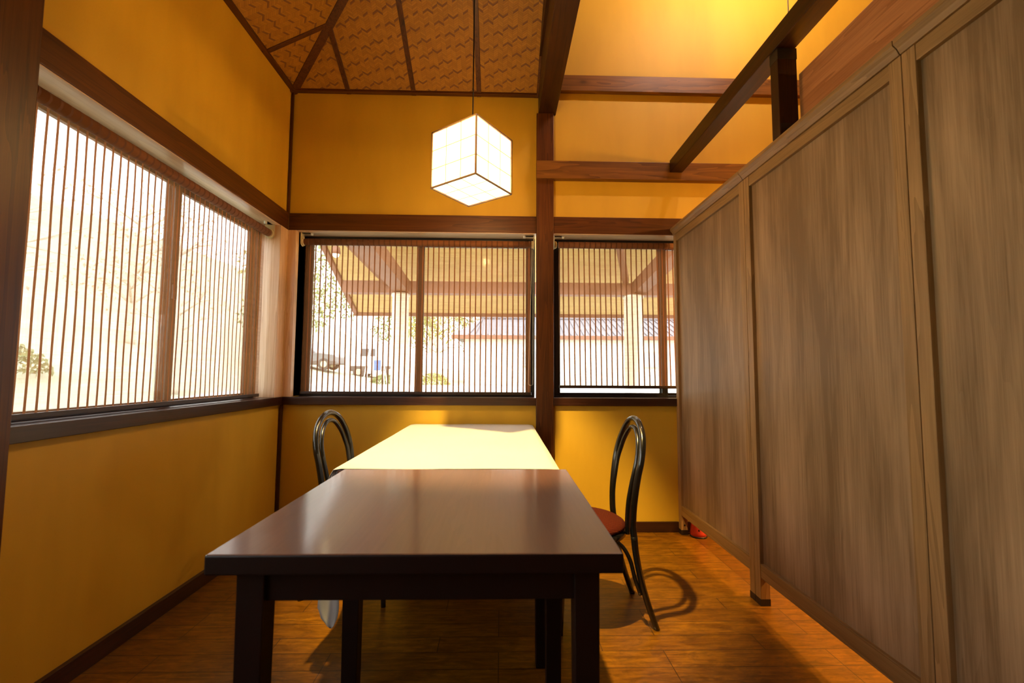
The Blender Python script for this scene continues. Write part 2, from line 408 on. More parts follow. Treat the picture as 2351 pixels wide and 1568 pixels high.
# hipped ceiling of woven bamboo
def ceil_z(x, y): return ZC+.5*min(x-LW, FW-y, 1.9)
bm = B(); uv = bm.loops.layers.uv.new('UVMap')
XM = .235
s_ = XM-LW   # run to the beam
def face(pts, uf):
    f = bm.faces.new([bm.verts.new(p) for p in pts])
    for l in f.loops: l[uv].uv = uf(l.vert.co)
sl = math.sqrt(1.25)
face([(LW, FW, ZC), (XM, FW, ZC), (XM, FW-s_, ZC+.5*s_)], lambda c: (c.x, (FW-c.y)*sl))
face([(LW, FW, ZC), (XM, FW-s_, ZC+.5*s_), (XM, YB, ZC+.5*s_), (LW, YB, ZC)], lambda c: (c.y, (c.x-LW)*sl))
ce = obj('ceiling', bm, WEAVE); ce['kind'] = 'structure'; ce['label'] = 'sloping hipped ceiling of woven bamboo matting'; ce['category'] = 'ceiling'
sol = ce.modifiers.new('thick', 'SOLIDIFY'); sol.thickness = .03; sol.offset = 1 if False else 0
struct('ceiling', [(PX0-.03, XR, YB, FW+TH, ZH, ZH+.1)], PLASTER, 'high plain ceiling over the right-hand bay', 'ceiling')
# gable wall that stands on the tie beam between the two ceilings
struct('wall_middle', [(XM+.001, PX1-.012, YB, FW, 3.08, ZH)], DBEAM['Y'], 'dark boarded wall above the tie beam between the two ceilings', 'wall')

def bar(bm, p0, p1, wd, ht, up=Vector((0, 0, 1)), mi=0):
    p0, p1 = Vector(p0), Vector(p1); t = (p1-p0).normalized(); s = t.cross(up).normalized(); u = s.cross(t)
    vs = []
    for p in (p0, p1):
        for a, b_ in ((-1, 0), (1, 0), (1, 1), (-1, 1)): vs.append(bm.verts.new(p+s*a*wd/2+u*b_*ht))
    for f in ((0, 1, 2, 3), (7, 6, 5, 4), (0, 4, 5, 1), (1, 5, 6, 2), (2, 6, 7, 3), (3, 7, 4, 0)):
        bm.faces.new([vs[i] for i in f]).material_index = mi
def trim(n, boxes, mat, label, bevel=.002): return struct('trim_%d' % n, boxes, mat, label, 'trim', bevel)
trim(1, [(LW, PX0, FW-.035, FW, ZC-.015, ZC+.03)], TRIM['X'], 'dark batten along the top of the far wall under the bamboo ceiling')
trim(2, [(LW, LW+.035, YB, FW, ZC-.015, ZC+.03)], TRIM['Y'], 'dark batten along the top of the left wall under the bamboo ceiling')
def hipbar(n, p0, p1, wd, ht, mat, label):
    bm = B(); bar(bm, p0, p1, wd, ht); o = obj('trim_%d' % n, bm, mat, None, .002)
    o['kind'] = 'structure'; o['label'] = label; o['category'] = 'trim'
off = .045
def cp(x, y, o=off): return (x, y, ZC+.5*min(x-LW, FW-y)-o)
hipbar(3, cp(LW+.01, FW-.01, .03), cp(XM-.02, FW-s_+.02, .03), .05, .05, wood('stained_hip_wood', TD, TL, 'Z', .45, knots=False, grain=20), 'hip rafter rising out of the left far corner of the ceiling')
hipbar(4, cp(-1.06, FW-.005, .022), cp(-1.06, FW-.40, .022), .032, .03, TRIM['Y'], 'short ceiling batten nearest the hip rafter on the far slope')
hipbar(5, cp(-.613, FW-.005, .022), cp(-.613, FW-.83, .022), .032, .03, TRIM['Y'], 'middle ceiling batten on the far slope, left of the lamp cord')
hipbar(6, cp(-.163, FW-.005, .022), cp(-.163, FW-1.28, .022), .032, .03, TRIM['Y'], 'ceiling batten on the far slope beside the lamp cord')
hipbar(7, cp(LW+.005, 2.655, .022), cp(LW+.385, 2.655, .022), .032, .03, TRIM['X'], 'short ceiling batten on the left slope')
hipbar(8, cp(LW+.005, 2.21, .022), cp(LW+.83, 2.21, .022), .032, .03, TRIM['X'], 'longer ceiling batten on the left slope')
hipbar(9, (XM+.000, FW, ZC-.016), (XM+.000, FW-s_, ZC+.5*s_-.016), .032, .04, TRIM['Y'], 'edge batten of the bamboo ceiling along the tie beam')
trim(10, [(XL-.015, XL, D, D+.015, ZL1, ZC)], TRIM['Z'], 'thin upright strip in the left far corner above the windows')
trim(11, [(XL-.012, XL+.004, D-.0, D+.016, .065, ZS0)], DARKTRIM['Z'], 'thin upright strip in the left far corner below the sill')
# lintels, rails and sills
trim(12, [(XL, PX0, D, FW+TH, ZL0, ZL1)], TRIM['X'], 'timber lintel over the wide far window')
trim(13, [(PX1, XR, D, FW+TH, ZL0, ZL1)], TRIM['X'], 'timber lintel over the small far window right of the post')
trim(14, [(LW-TH, XL, 1.18, D, ZL0, ZL1)], TRIM['Y'], 'timber lintel over the left window')
trim(15, [(XL, PX0, D-.006, FW+TH, ZS0, ZS1)], DARKTRIM['X'], 'dark sill of the wide far window')
trim(16, [(PX1, XR, D-.006, FW+TH, ZS0, ZS1)], DARKTRIM['X'], 'dark sill of the small far window')
trim(17, [(LW-TH, XL+.006, 1.18, D-.006, ZS0, ZS1)], DARKTRIM['Y'], 'dark sill of the left window')
trim(18, [(PX0-.002, XR, D-.026, FW, 2.362, 2.486)], LIGHTRIM, 'lower wall rail running right from the post')
trim(19, [(PX1, XR, D-.018, FW, 2.992, 3.105)], LIGHTRIM, 'upper wall rail running right from the tie beam')
trim(24, [(LW-TH, XL+.006, -.95, 1.06, ZS0, ZS1), (LW-TH, XL, -.95, 1.06, ZL0, ZL1)], DARKTRIM['Y'], 'sill and lintel of the added unseen window beside the viewer')
trim(20, [(LW-TH+.0, XL, W3[1], D, ZS1, ZL0), (XL, W1[0], D, FW+TH, ZS1, ZL0)], wood('glare_pale_corner_wood', (.62, .34, .16), (.85, .60, .38), 'Z', .28, .8, grain=16, knots=False), 'corner post between the left window and the far window')  # window glare on the varnish is painted into the corner wood's colour
struct('baseboard_far', [(LW, XR, D+.006, FW, 0, .067)], DARKTRIM['X'], 'dark scuffed baseboard along the far wall', 'baseboard', .002)
struct('baseboard_left', [(LW, XL+.0, YB, D+.006, 0, .067)], DARKTRIM['Y'], 'dark scuffed baseboard along the left wall', 'baseboard', .002)

PALE = wood('pale_recess_wood', (.66, .42, .27), (.82, .58, .40), 'X', .3, .5, knots=False, grain=10)  # daylight glare under the lintels is put into this pale colour
PALEY = wood('glare_pale_recess_wood_y', (.66, .42, .27), (.82, .58, .40), 'Y', .3, .5, knots=False, grain=10)
trim(21, [(XL+.002, PX0-.002, D+.004, FW+TH, ZL0-.004, ZL0)], PALE, 'pale strip with daylight glare in its colour under the lintel of the wide far window', .001)
trim(22, [(PX1+.002, XR, D+.004, FW+TH, ZL0-.004, ZL0)], PALE, 'pale strip with daylight glare in its colour under the lintel of the small far window', .001)
trim(23, [(LW-TH, XL-.004, 1.18, W3[1], ZL0-.004, ZL0)], PALEY, 'pale strip with daylight glare in its colour under the lintel of the left window', .001)
# posts and beams
tag(bxo('wooden_post', (PX0, PX1, D-.010, FW+.02, 0, 2.83), TRIM['Z'], None, .003), 'square brown timber post between the two far windows, floor to tie beam', 'post')
tag(bxo('tie_beam', (.250, .372, YB, FW+.01, 2.832, 3.09), DBEAM['Y'], None, .004), 'heavy dark timber beam resting on the post and running overhead towards the viewer', 'beam')
tag(bxo('wooden_beam', (1.150, 1.236, -.6, D-.027, 2.415, 2.50), DBEAM['Y'], None, .003), 'slim timber beam running from the wall rail over the top of the screen', 'beam')
pst = thing('hanging_post', 'short dark upright post between the slim beam and the reddish beam behind the screen', 'post', (1.157, 1.828, 2.0))
bxo('shaft', (0, .081, -.027, .027, .034, .395), DBEAM['Z'], pst, .002)
bxo('top_bracket', (-.001, .082, -.029, .028, .365, .413), DARKMETAL, pst, .001)
bxo('bottom_bracket', (.004, .0815, -.028, .026, .055, .085), DARKMETAL, pst, .001)
tag(bxo('ceiling_beam', (1.243, 1.36, -.8, 1.80, 2.035, 2.298), REDWOOD, None, .004), 'thick reddish timber beam behind the screen at the right', 'beam')
tag(bxo('wooden_post', (-1.45, -1.33, 1.16, 1.285, 0, 3.0), TRIM['Z'], None, .004), 'close-by brown timber post at the left edge, beside the left window', 'post')

# ------------------------------------------------------------------ windows
def window(n, axis, a0, a1, mid, label):
    """axis 'X': window in the far wall; 'Y': window in the left wall. Sliding sashes in a black frame."""
    r = bpy.data.objects.new('window_%d' % n, None); C.objects.link(r); r['kind'] = 'structure'; r['label'] = label; r['category'] = 'window'
    def bb(bm, u0, u1, d0, d1, z0, z1):
        if axis == 'X': box(bm, u0, u1, D+d0, D+d1, z0, z1)
        else: box(bm, XL-d1, XL-d0, u0, u1, z0, z1)
    z0, z1 = ZS1, ZL0
    r.location = ((a0+a1)/2, D+.15, z0) if axis == 'X' else (XL-.15, (a0+a1)/2, z0)
    def link(o):
        for v in o.data.vertices: v.co -= Vector(r.location)
        o.parent = r; return o
    bm = B(); f = .028
    bb(bm, a0, a1, .13, .185, z0, z0+.012); bb(bm, a0, a1, .13, .185, z1-f, z1)
    bb(bm, a0, a0+f*.7, .13, .185, z0+.012, z1-f); bb(bm, a1-f*.7, a1, .13, .185, z0+.012, z1-f)
    link(obj('window_frame', bm, BLACKM, None, .002))
    for k, (s0, s1, d) in enumerate(((a0+f*.7, mid+.025, .135), (mid-.025, a1-f*.7, .160))):
        bm = B(); g = .042; e0, e1 = z0+.012, z1-f
        bb(bm, s0, s0+g, d, d+.02, e0, e1); bb(bm, s1-g, s1, d, d+.02, e0, e1)
        bb(bm, s0+g, s1-g, d, d+.02, e0, e0+.018); bb(bm, s0+g, s1-g, d, d+.02, e1-g*.8, e1)
        sa = link(obj('sash', bm, BLACKM, None, .002))
        bm = B(); bb(bm, s0+g, s1-g, d+.008, d+.012, e0+.018, e1-g*.8)
        gp = link(obj('glass_pane', bm, GLASS)); gp.parent = sa
    bm = B(); bb(bm, mid-.012, mid+.012, .125, .136, 1.38, 1.45); link(obj('window_latch', bm, BLACKM, None, .002))
window(1, 'X', W1[0], PX0, -.565, 'wide black-framed sliding window in the far wall behind a blind')
window(2, 'X', PX1, W2[1], 1.147, 'black-framed sliding window right of the post, blind ending above the sill')
window(4, 'Y', -.95, 1.06, .05, 'added unseen sliding window in the left wall beside the viewer, letting in side light')  # added window, never in view, brings side daylight onto the screens
window(3, 'Y', W3[0], W3[1], 2.19, 'large black-framed sliding window in the left wall behind a blind')

# ------------------------------------------------------------------ roller blinds
def blind(axis, a0, a1, rz, rd, rr, zb, pitch, label, fab0=None, fab1=None, chain=None, tilt=0, band=.0):
    org = ((a0+a1)/2, D+rd, rz) if axis == 'X' else (XL-rd, (a0+a1)/2, rz)
    t = thing('roller_blind', label, 'window blind', org, 0, 'woven reed roller blinds')
    inv = Matrix.Translation(org).inverted()
    def P(u, d, z): return (u, D+d, z) if axis == 'X' else (XL-d, u, z)
    def link(o, p=None):
        for v in o.data.vertices: v.co = inv @ v.co
        o.parent = p or t; return o
    fd = rd+rr*.9
    f0, f1 = (fab0 if fab0 is not None else a0+.02), (fab1 if fab1 is not None else a1-.02)
    bm = B()
    n = max(2, int((f1-f0)/pitch)); us = []
    u = f0
    while u < f1-.001:
        us.append((u, min(u+pitch-.0088, f1), 0)); us.append((u+pitch-.0088, min(u+pitch, f1), 1)); u += pitch
    zs = [rz-.0]+[rz+(zb-rz)*k/14 for k in range(1, 15)]
    def pos(u, z):
        k = (z-zb)/(rz-zb); wob = .0016*math.sin(u*9+z*5)*(1-k)
        sh = tilt*(1-k)
        return P(u+sh+wob*.8, fd+.001*math.sin(z*14+u*23), z+0*k)
    for (u0, u1, mi) in us:
        if u1 <= u0: continue
        for z0, z1 in zip(zs[:-1], zs[1:]):
            f = bm.faces.new([bm.verts.new(pos(*q)) for q in ((u0, z0), (u1, z0), (u1, z1), (u0, z1))]); f.material_index = mi
    bmesh.ops.remove_doubles(bm, verts=bm.verts, dist=1e-5)
    link(obj('blind_fabric', bm, [FABRIC, STRIPE]))
    bm = B(); u = f0
    cyl(bm, P(f0, rd, rz), P(f1, rd, rz), rr, 28, 0)
    while u+pitch < f1:
        tube(bm, [P(u+pitch-.0088, rd, rz), P(u+pitch, rd, rz)], rr+.0004, 28, 1, False)
        u += pitch
    link(obj('roller', bm, [ROLL_M, ROLL_B]))
    bm = B(); q = tilt
    p0, p1 = P(f0+q-.004, fd, zb), P(f1+q+.004, fd, zb)
    x0, x1 = sorted((p0[0], p1[0])); y0, y1 = sorted((p0[1], p1[1]))
    if axis == 'X': box(bm, x0, x1, y0-.008, y0+.006, zb-.014, zb+.006)
    else: box(bm, x0-.006, x0+.008, y0, y1, zb-.014, zb+.006)
    link(obj('bottom_bar', bm, plain('bottom_bar_brown', (.045, .024, .014), .35), None, .003))
    for e, sg in ((a0, 1), (a1, -1)):
        bm = B()
        ang = [PI+PI*k/10 for k in range(11)]
        prof = [(math.cos(a)*(rr+.006), rz-.002+math.sin(a)*(rr+.008)) for a in ang]
        w_ = .004
        pts = [(-(rr+.006), ZL0-.003)]+prof+[((rr+.006), ZL0-.003)]
        va = [bm.verts.new(P(e, rd+a, z)) for a, z in pts]; vb = [bm.verts.new(P(e+sg*w_, rd+a, z)) for a, z in pts]
        bm.faces.new(va); bm.faces.new(vb[::-1])
        for i in range(len(pts)):
            j = (i+1) % len(pts); bm.faces.new((va[i], vb[i], vb[j], va[j]))
        def bb(u0, u1, d0, d1, z0, z1):
            u0, u1 = sorted((u0, u1))
            if axis == 'X': box(bm, u0, u1, D+d0, D+d1, z0, z1)
            else: box(bm, XL-d1, XL-d0, u0, u1, z0, z1)
        bb(e, e+sg*.075, rd-.018, rd+.012, ZL0-.004, ZL0-.0005)
        br = link(obj('bracket', bm, CREAM, None, .001))
        bm = B(); lathe(bm, [(0, -.016), (.007, -.016), (.0095, -.013), (.0095, -.002), (.0115, 0)], 20, P(e+sg*.066, rd-.003, ZL0-.003))
        kn = obj('bracket_screw', bm, WHITEP); link(kn, br)
        bm = B(); cyl(bm, P(e+sg*.004, rd, rz), P(e+sg*.017, rd, rz), rr+.0035, 24); cyl(bm, P(e+sg*.017, rd, rz), P(e+sg*.022, rd, rz), rr-.003, 24)
        link(obj('roller_end_cap', bm, CREAM, None, .001))
    if chain:
        bm = B(); u, zc = chain
        L1 = [P(u+.002, rd-rr-.004, rz-.02-k*.006) for k in range(int((rz-.02-zc)/.006))]
        n1 = len(L1)
        L2 = [P(u-.006-.022*math.sin(PI*.5*k/n1)*(.4+.6*k/n1), rd-rr+.004-.004, rz-.02-k*.006) for k in range(n1)]
        a, b_ = Vector(L1[-1]), Vector(L2[-1]); bot = []
        for k in range(1, 6):
            tt = k/6; bot.append(a.lerp(b_, tt)+Vector((0, 0, -.008*math.sin(PI*tt))))
        loop = L1+[tuple(v) for v in bot]+L2[::-1]
        tube(bm, loop, .0008, 6)
        for p in loop:
            bmesh.ops.create_icosphere(bm, subdivisions=1, radius=.0021, matrix=Matrix.Translation(p))
        link(obj('pull_chain', bm, METAL))
    return t
blind('X', W1[0]+.012, PX0-.012, 1.925, .062, .022, .902, .0367, 'woven reed roller blind fully lowered over the wide far window', fab0=-1.345, fab1=.206, chain=(.216, .955))
blind('X', PX1+.008, 1.62, 1.925, .062, .022, .950, .0367, 'woven reed roller blind right of the post, stopping short of the sill', fab0=.396, fab1=1.585, tilt=.010)
blind('Y', 1.30, 2.915, 1.925, .062, .024, .896, .0367, 'woven reed roller blind lowered over the large left window', fab0=1.318, fab1=2.89)

# ------------------------------------------------------------------ pendant lamp
cx, cy, cz, s, th = -.1468, 2.1771, 2.0636, .2762, .9342
lampo = thing('pendant_lamp', 'lit cube-shaped white paper pendant lamp hanging over the tables', 'lamp', (cx, cy, cz-s/2))
sh = bpy.data.objects.new('lamp_shade', None)
h = s/2; t = .0050
rz = Matrix.Rotation(th, 4, 'Z')
tilt_m = Matrix(((1, 0, .0005, 0), (0, 1, .0186, 0), (-.0005, -.0186, 1, 0), (0, 0, 0, 1)))
def lampobj(name, bm, mat, parent, bevel=0):
    bmesh.ops.transform(bm, matrix=Matrix.Translation((0, 0, h)) @ tilt_m @ rz, verts=bm.verts)
    return obj(name, bm, mat, parent, bevel)
bm = B(); e = h-.002
box(bm, -e, e, -e, e, -e, e)
shade = lampobj('lamp_shade', bm, PAPER, lampo)
bm = B(); q = h-.0008
for k in (-1, 1):
    a = k*h/3
    wv = .0022
    for sg in (-1, 1):
        x = sg*q
        box(bm, min(x, x-sg*.001), max(x, x-sg*.001), a-wv, a+wv, -e, e); box(bm, min(x, x-sg*.001), max(x, x-sg*.001), -e, e, a-wv, a+wv)
        box(bm, a-wv, a+wv, min(x, x-sg*.001), max(x, x-sg*.001), -e, e); box(bm, -e, e, min(x, x-sg*.001), max(x, x-sg*.001), a-wv, a+wv)
        box(bm, a-wv, a+wv, -e, e, min(x, x-sg*.001), max(x, x-sg*.001)); box(bm, -e, e, a-wv, a+wv, min(x, x-sg*.001), max(x, x-sg*.001))
lampobj('shade_seam', bm, SEAM, shade)
bm = B()
for a in (-h, h):
    for b_ in (-h, h):
        box(bm, a-t*.7, a+t*.7, b_-t*.7, b_+t*.7, -h-t*.5, h+t*.5)
        box(bm, a-t*.7, a+t*.7, -h, h, b_-t*.7, b_+t*.7); box(bm, -h, h, a-t*.7, a+t*.7, b_-t*.7, b_+t*.7)
lampobj('lamp_frame', bm, plain('lamp_frame_brown', (.075, .032, .012), .5), lampo)
zt = ceil_z(cx, cy)-(cz-s/2)
bm = B(); tube(bm, spline([(0, 0, s+.001), (.001, 0, s+.5), (0, 0, zt-.02)], 8), .0032, 8); obj('cord', bm, plain('cord_black', (.01, .008, .006), .5), lampo)
bm = B(); lathe(bm, [(0, -.045), (.03, -.045), (.045, -.03), (.05, 0), (0, 0)], 24, (0, 0, zt)); obj('ceiling_rose', bm, WHITEP, lampo)

bulb = lamp('pendant_bulb', 'POINT', (cx, cy, cz+.01), 17.5, (1, .54, .18), .035)
# lamps of the bay beyond the screen (their light spills over and under it)
def spotlight(loc, label):
    t_ = thing('ceiling_spotlight', label, 'lamp', loc)
    bm = B(); tube(bm, [(0, 0, .12), (0, 0, ZH-loc[2])], .008, 10); obj('stem', bm, WHITEP, t_)
    bm = B(); lathe(bm, [(.02, .13), (.045, .12), (.055, .06), (.06, .04), (.055, .04), (.05, .06), (.04, .11), (.02, .125)], 24); obj('lamp_shade', bm, WHITEP, t_)
spotlight((1.36, 2.30, 3.92), 'small white spotlight high above the right-hand bay, the left one of two')
spotlight((1.80, 2.30, 3.92), 'small white spotlight high above the right-hand bay, the right one of two')
sp = thing('ceiling_spotlight', 'small dark spotlight on the bamboo ceiling above the bare table', 'lamp', tuple(S0))
bm = B(); lathe(bm, [(.03, .09), (.036, .085), (.04, -.02), (.037, -.02), (.034, .07), (.0, .075), (0, .09)], 24)
bmesh.ops.rotate(bm, verts=bm.verts, matrix=aim.to_track_quat('-Z', 'Y').to_matrix()); obj('lamp_shade', bm, DARKMETAL, sp)
bm = B(); tube(bm, [(0, 0, .07), (0, 0, ceil_z(S0.x, S0.y)-S0.z)], .007, 10); obj('stem', bm, DARKMETAL, sp)
for px_, py_ in ((2.9, 2.1), (3.4, .9)):
    t_ = thing('pendant_lamp', 'pendant lamp of the dining side beyond the screen, at %s' % ('its far end' if py_ > 1.5 else 'its near end'), 'lamp', (px_, py_, 2.38))
    bm = B(); tube(bm, [(0, 0, 0), (0, 0, ZH-2.38)], .003, 8); obj('cord', bm, DARKMETAL, t_)
    bm = B(); lathe(bm, [(.02, .03), (.05, .02), (.14, -.10), (.137, -.10), (.048, .012), (.02, .022)], 28); obj('lamp_shade', bm, WHITEP, t_)
t_ = thing('pendant_lamp', 'pendant lamp hidden behind the screens, its thin white cord against the bright upper wall', 'lamp', (1.546, 2.3, 1.75))
bm = B(); tube(bm, [(0, 0, .1), (0, 0, ZH-1.75)], .0030, 8); obj('cord', bm, WHITEP, t_)
bm = B(); lathe(bm, [(.012, .12), (.03, .11), (.10, 0), (.098, 0), (.028, .10), (.012, .11)], 28); obj('lamp_shade', bm, WHITEP, t_)

# ------------------------------------------------------------------ wooden screen at the right
XS = 1.178
def screen(y0, y1, label, end=False):
    t_ = thing('wooden_screen', label, 'partition', (XS, (y0+y1)/2, 0), 0, 'wooden screens in a row at the right')
    L = (y1-y0)/2
    bxo('panel_sheet', (.017, .028, -L+.04, L-.04, .15, 1.96), SCREEN, t_)
    for a, b_ in ((-L, -L+.043), (L-.043, L)):
        sti = bxo('stile', (0, .043, a, b_, .028, 1.985), SCREENF, t_, .0015)
        bxo('foot', (-.001, .044, a-.0005, b_+.0005, 0, .03), plain('dark_foot', (.02, .009, .006), .5), sti)
    bxo('top_rail', (.002, .041, -L+.043, L-.043, 1.936, 1.985), SCREENR, t_, .0015)
    bxo('bottom_rail', (.002, .041, -L+.043, L-.043, .122, .185), SCREENR, t_, .0015)
    bm = B()
    prof = [(-.024, 2.030), (-.024, 2.014), (-.012, 2.002), (-.004, 1.986), (.043, 1.986), (.045, 2.002), (.048, 2.014), (.048, 2.030)]
    va = [bm.verts.new((x, -L, z)) for x, z in prof]; vb = [bm.verts.new((x, L, z)) for x, z in prof]
    bm.faces.new(va); bm.faces.new(vb[::-1])
    for i in range(len(prof)): j = (i+1) % len(prof); bm.faces.new((va[i], vb[i], vb[j], va[j]))
    obj('cap_rail', bm, SCREENR, t_, .001)
    if end:
        bm = B(); cyl(bm, (.022, L-.044, .06), (.022, L-.0425, .06), .006, 12); obj('bolt', bm, DARKMETAL, t_)
    return t_
screen(2.135, 3.034, 'grey-brown plywood screen furthest back, touching the far wall', True)
screen(1.258, 2.132, 'grey-brown plywood screen in the middle of the row of three')
screen(.380, 1.255, 'grey-brown plywood screen nearest the viewer, cut by the right edge')

# red canister behind the screen
rc = thing('red_canister', 'pinkish red round canister with a black slot, standing behind the far foot of the screen', 'canister', (1.277, 2.965, 0))
bm = B(); lathe(bm, [(0, .006), (.050, .006), (.049, .03), (.042, .10), (.040, .18), (.034, .2), (0, .2)], 32); obj('body', bm, plain('coral_red', (.72, .07, .04), .4), rc)
bm = B(); lathe(bm, [(0, 0), (.052, 0), (.053, .006), (.050, .010), (0, .010)], 32); obj('base_ring', bm, DARKMETAL, rc)
bm = B()
for k in (-1, 0, 1):
    a = -2.1+k*.06; r0 = .0475
    va = [(r0*math.cos(a), r0*math.sin(a))]
box(bm, -.004, .004, -.0475, -.043, .022, .055); bmesh.ops.rotate(bm, verts=bm.verts, matrix=Matrix.Rotation(-.32, 3, 'Z'))
obj('slot', bm, DARKMETAL, rc)

# ------------------------------------------------------------------ tables
t1 = thing('dining_table', 'bare glossy dark brown wooden table nearest the viewer', 'table', (-.155, 1.255, 0))
bm = B(); box(bm, -.391, .391, -.375, .378, .662, .70)
o = obj('tabletop', bm, TABLEW, t1, .004)
for f in o.data.polygons:
    if abs(f.normal.z) < .5 or f.normal.z < 0: f.material_index = 1  # edge and underside take the dark colour; their shade is painted in
o.data.materials.append(TABLED)
bm = B()
for a in ((-.33, .34, -.345, -.325), (-.33, .34, .225, .245)): box(bm, *a, .603, .664)
for a in ((-.335, -.315, -.32, .24), (.325, .345, -.32, .24)): box(bm, *a, .603, .664)
obj('apron', bm, TABLED, t1, .002)
for x0, x1, y0, y1 in ((-.341, -.289, -.355, -.305), (.300, .349, -.355, -.305), (-.341, -.286, .245, .300), (.304, .357, .245, .300)):
    bm = B(); vs = box(bm, x0, x1, y0, y1, 0, .662)
    mx = (x0+x1)/2; my = (y0+y1)/2
    for v in vs[:4]: v.co.x = mx+(v.co.x-mx)*.86; v.co.y = my+(v.co.y-my)*.86
    obj('leg', bm, TABLED, t1, .002)

t2 = thing('dining_table', 'table under the pale green cloth, pushed against the far wall', 'table', (-.185, 2.335, 0))
bm = B(); box(bm, -.385, .385, -.6985, .68, .66, .697); obj('tabletop', bm, TABLEW, t2, .004)
bm = B(); box(bm, -.34, .34, -.64, -.62, .57, .66); box(bm, -.34, .34, .62, .64, .57, .66); box(bm, -.345, -.325, -.62, .62, .57, .66); box(bm, .325, .345, -.62, .62, .57, .66)
obj('apron', bm, TABLED, t2, .002)
for x0, y0 in ((-.365, -.665), (.312, -.665), (-.365, .61), (.312, .61)):
    bm = B(); vs = box(bm, x0, x0+.053, y0, y0+.053, 0, .66)
    mx = x0+.0265; my = y0+.0265
    for v in vs[:4]: v.co.x = mx+(v.co.x-mx)*.8; v.co.y = my+(v.co.y-my)*.8
    obj('leg', bm, TABLED, t2, .002)

# tablecloth: lies flat on top, hangs down at the two long sides, its near corner drops in a point
X0, X1, Y0, Y1 = -.583, .212, 1.636, 3.022
bm = B()
nx, ny = 30, 46; zt_ = .7005
grid = {}
for j in range(ny+1):
    for i in range(nx+1):
        x = X0+(X1-X0)*i/nx; y = Y0+(Y1-Y0)*j/ny
        z = zt_+.0009*math.sin(x*11+y*3)*math.sin(y*7)
        if abs(x-(-.19)) < .03: z += .0006
        ed = min(i, nx-i)
        if ed == 0: z -= .004
        if j == 0: z -= .0015
        grid[i, j] = bm.verts.new((x, y, z))
for j in range(ny):
    for i in range(nx): bm.faces.new((grid[i, j], grid[i+1, j], grid[i+1, j+1], grid[i, j+1]))
def drape(side):
    prev = [grid[0 if side < 0 else nx, j] for j in range(ny+1)]
    for r in range(1, 13):
        k = r/12; row = []
        for j in range(ny+1):
            tj = j/ny; y = Y0+(Y1-Y0)*tj
            ln = .20+.012*math.sin(tj*30)
            z = zt_-.006-ln*k
            out = .004+.030*min(1, k*2.2)+.016*math.sin(tj*26+1.1)*k
            yy = y
            yy += .002
            if side < 0: yy = min(yy, Y1-.002)
            row.append(bm.verts.new(((X0 if side < 0 else X1)+side*out, min(yy, Y1), z)))
        for j in range(ny): bm.faces.new((prev[j], prev[j+1], row[j+1], row[j]))
        prev = row
drape(-1); drape(1)
# the near-left corner folds out and hangs lower, ending in a point
leaf = [(.692, -.586, -.572), (.66, -.592, -.572), (.60, -.600, -.570), (.50, -.612, -.564), (.40, -.619, -.558), (.32, -.622, -.553), (.26, -.6225, -.551),
        (.23, -.621, -.5505), (.21, -.616, -.552), (.195, -.609, -.555), (.18, -.598, -.561), (.168, -.587, -.567), (.160, -.578, -.575)]
prev = None
for n_, (z, xl, xr) in enumerate(leaf):
    row = []
    for q in range(7):
        a = q/6; x = xl+(xr-xl)*a-(.003*(n_ % 2) if q == 0 else 0)
        row.append(bm.verts.new((x, 1.640+.018*math.sin(PI*a)*(1-n_/16)-.002*a, z)))
    if prev:
        for q in range(6): bm.faces.new((prev[q], row[q], row[q+1], prev[q+1]))
    prev = row
cl = obj('tablecloth', bm, CLOTH, None, 0, None, True)
so = cl.modifiers.new('thick', 'SOLIDIFY'); so.thickness = .0012; so.offset = 1
tag(cl, 'pale green tablecloth spread over the table against the far wall', 'tablecloth')

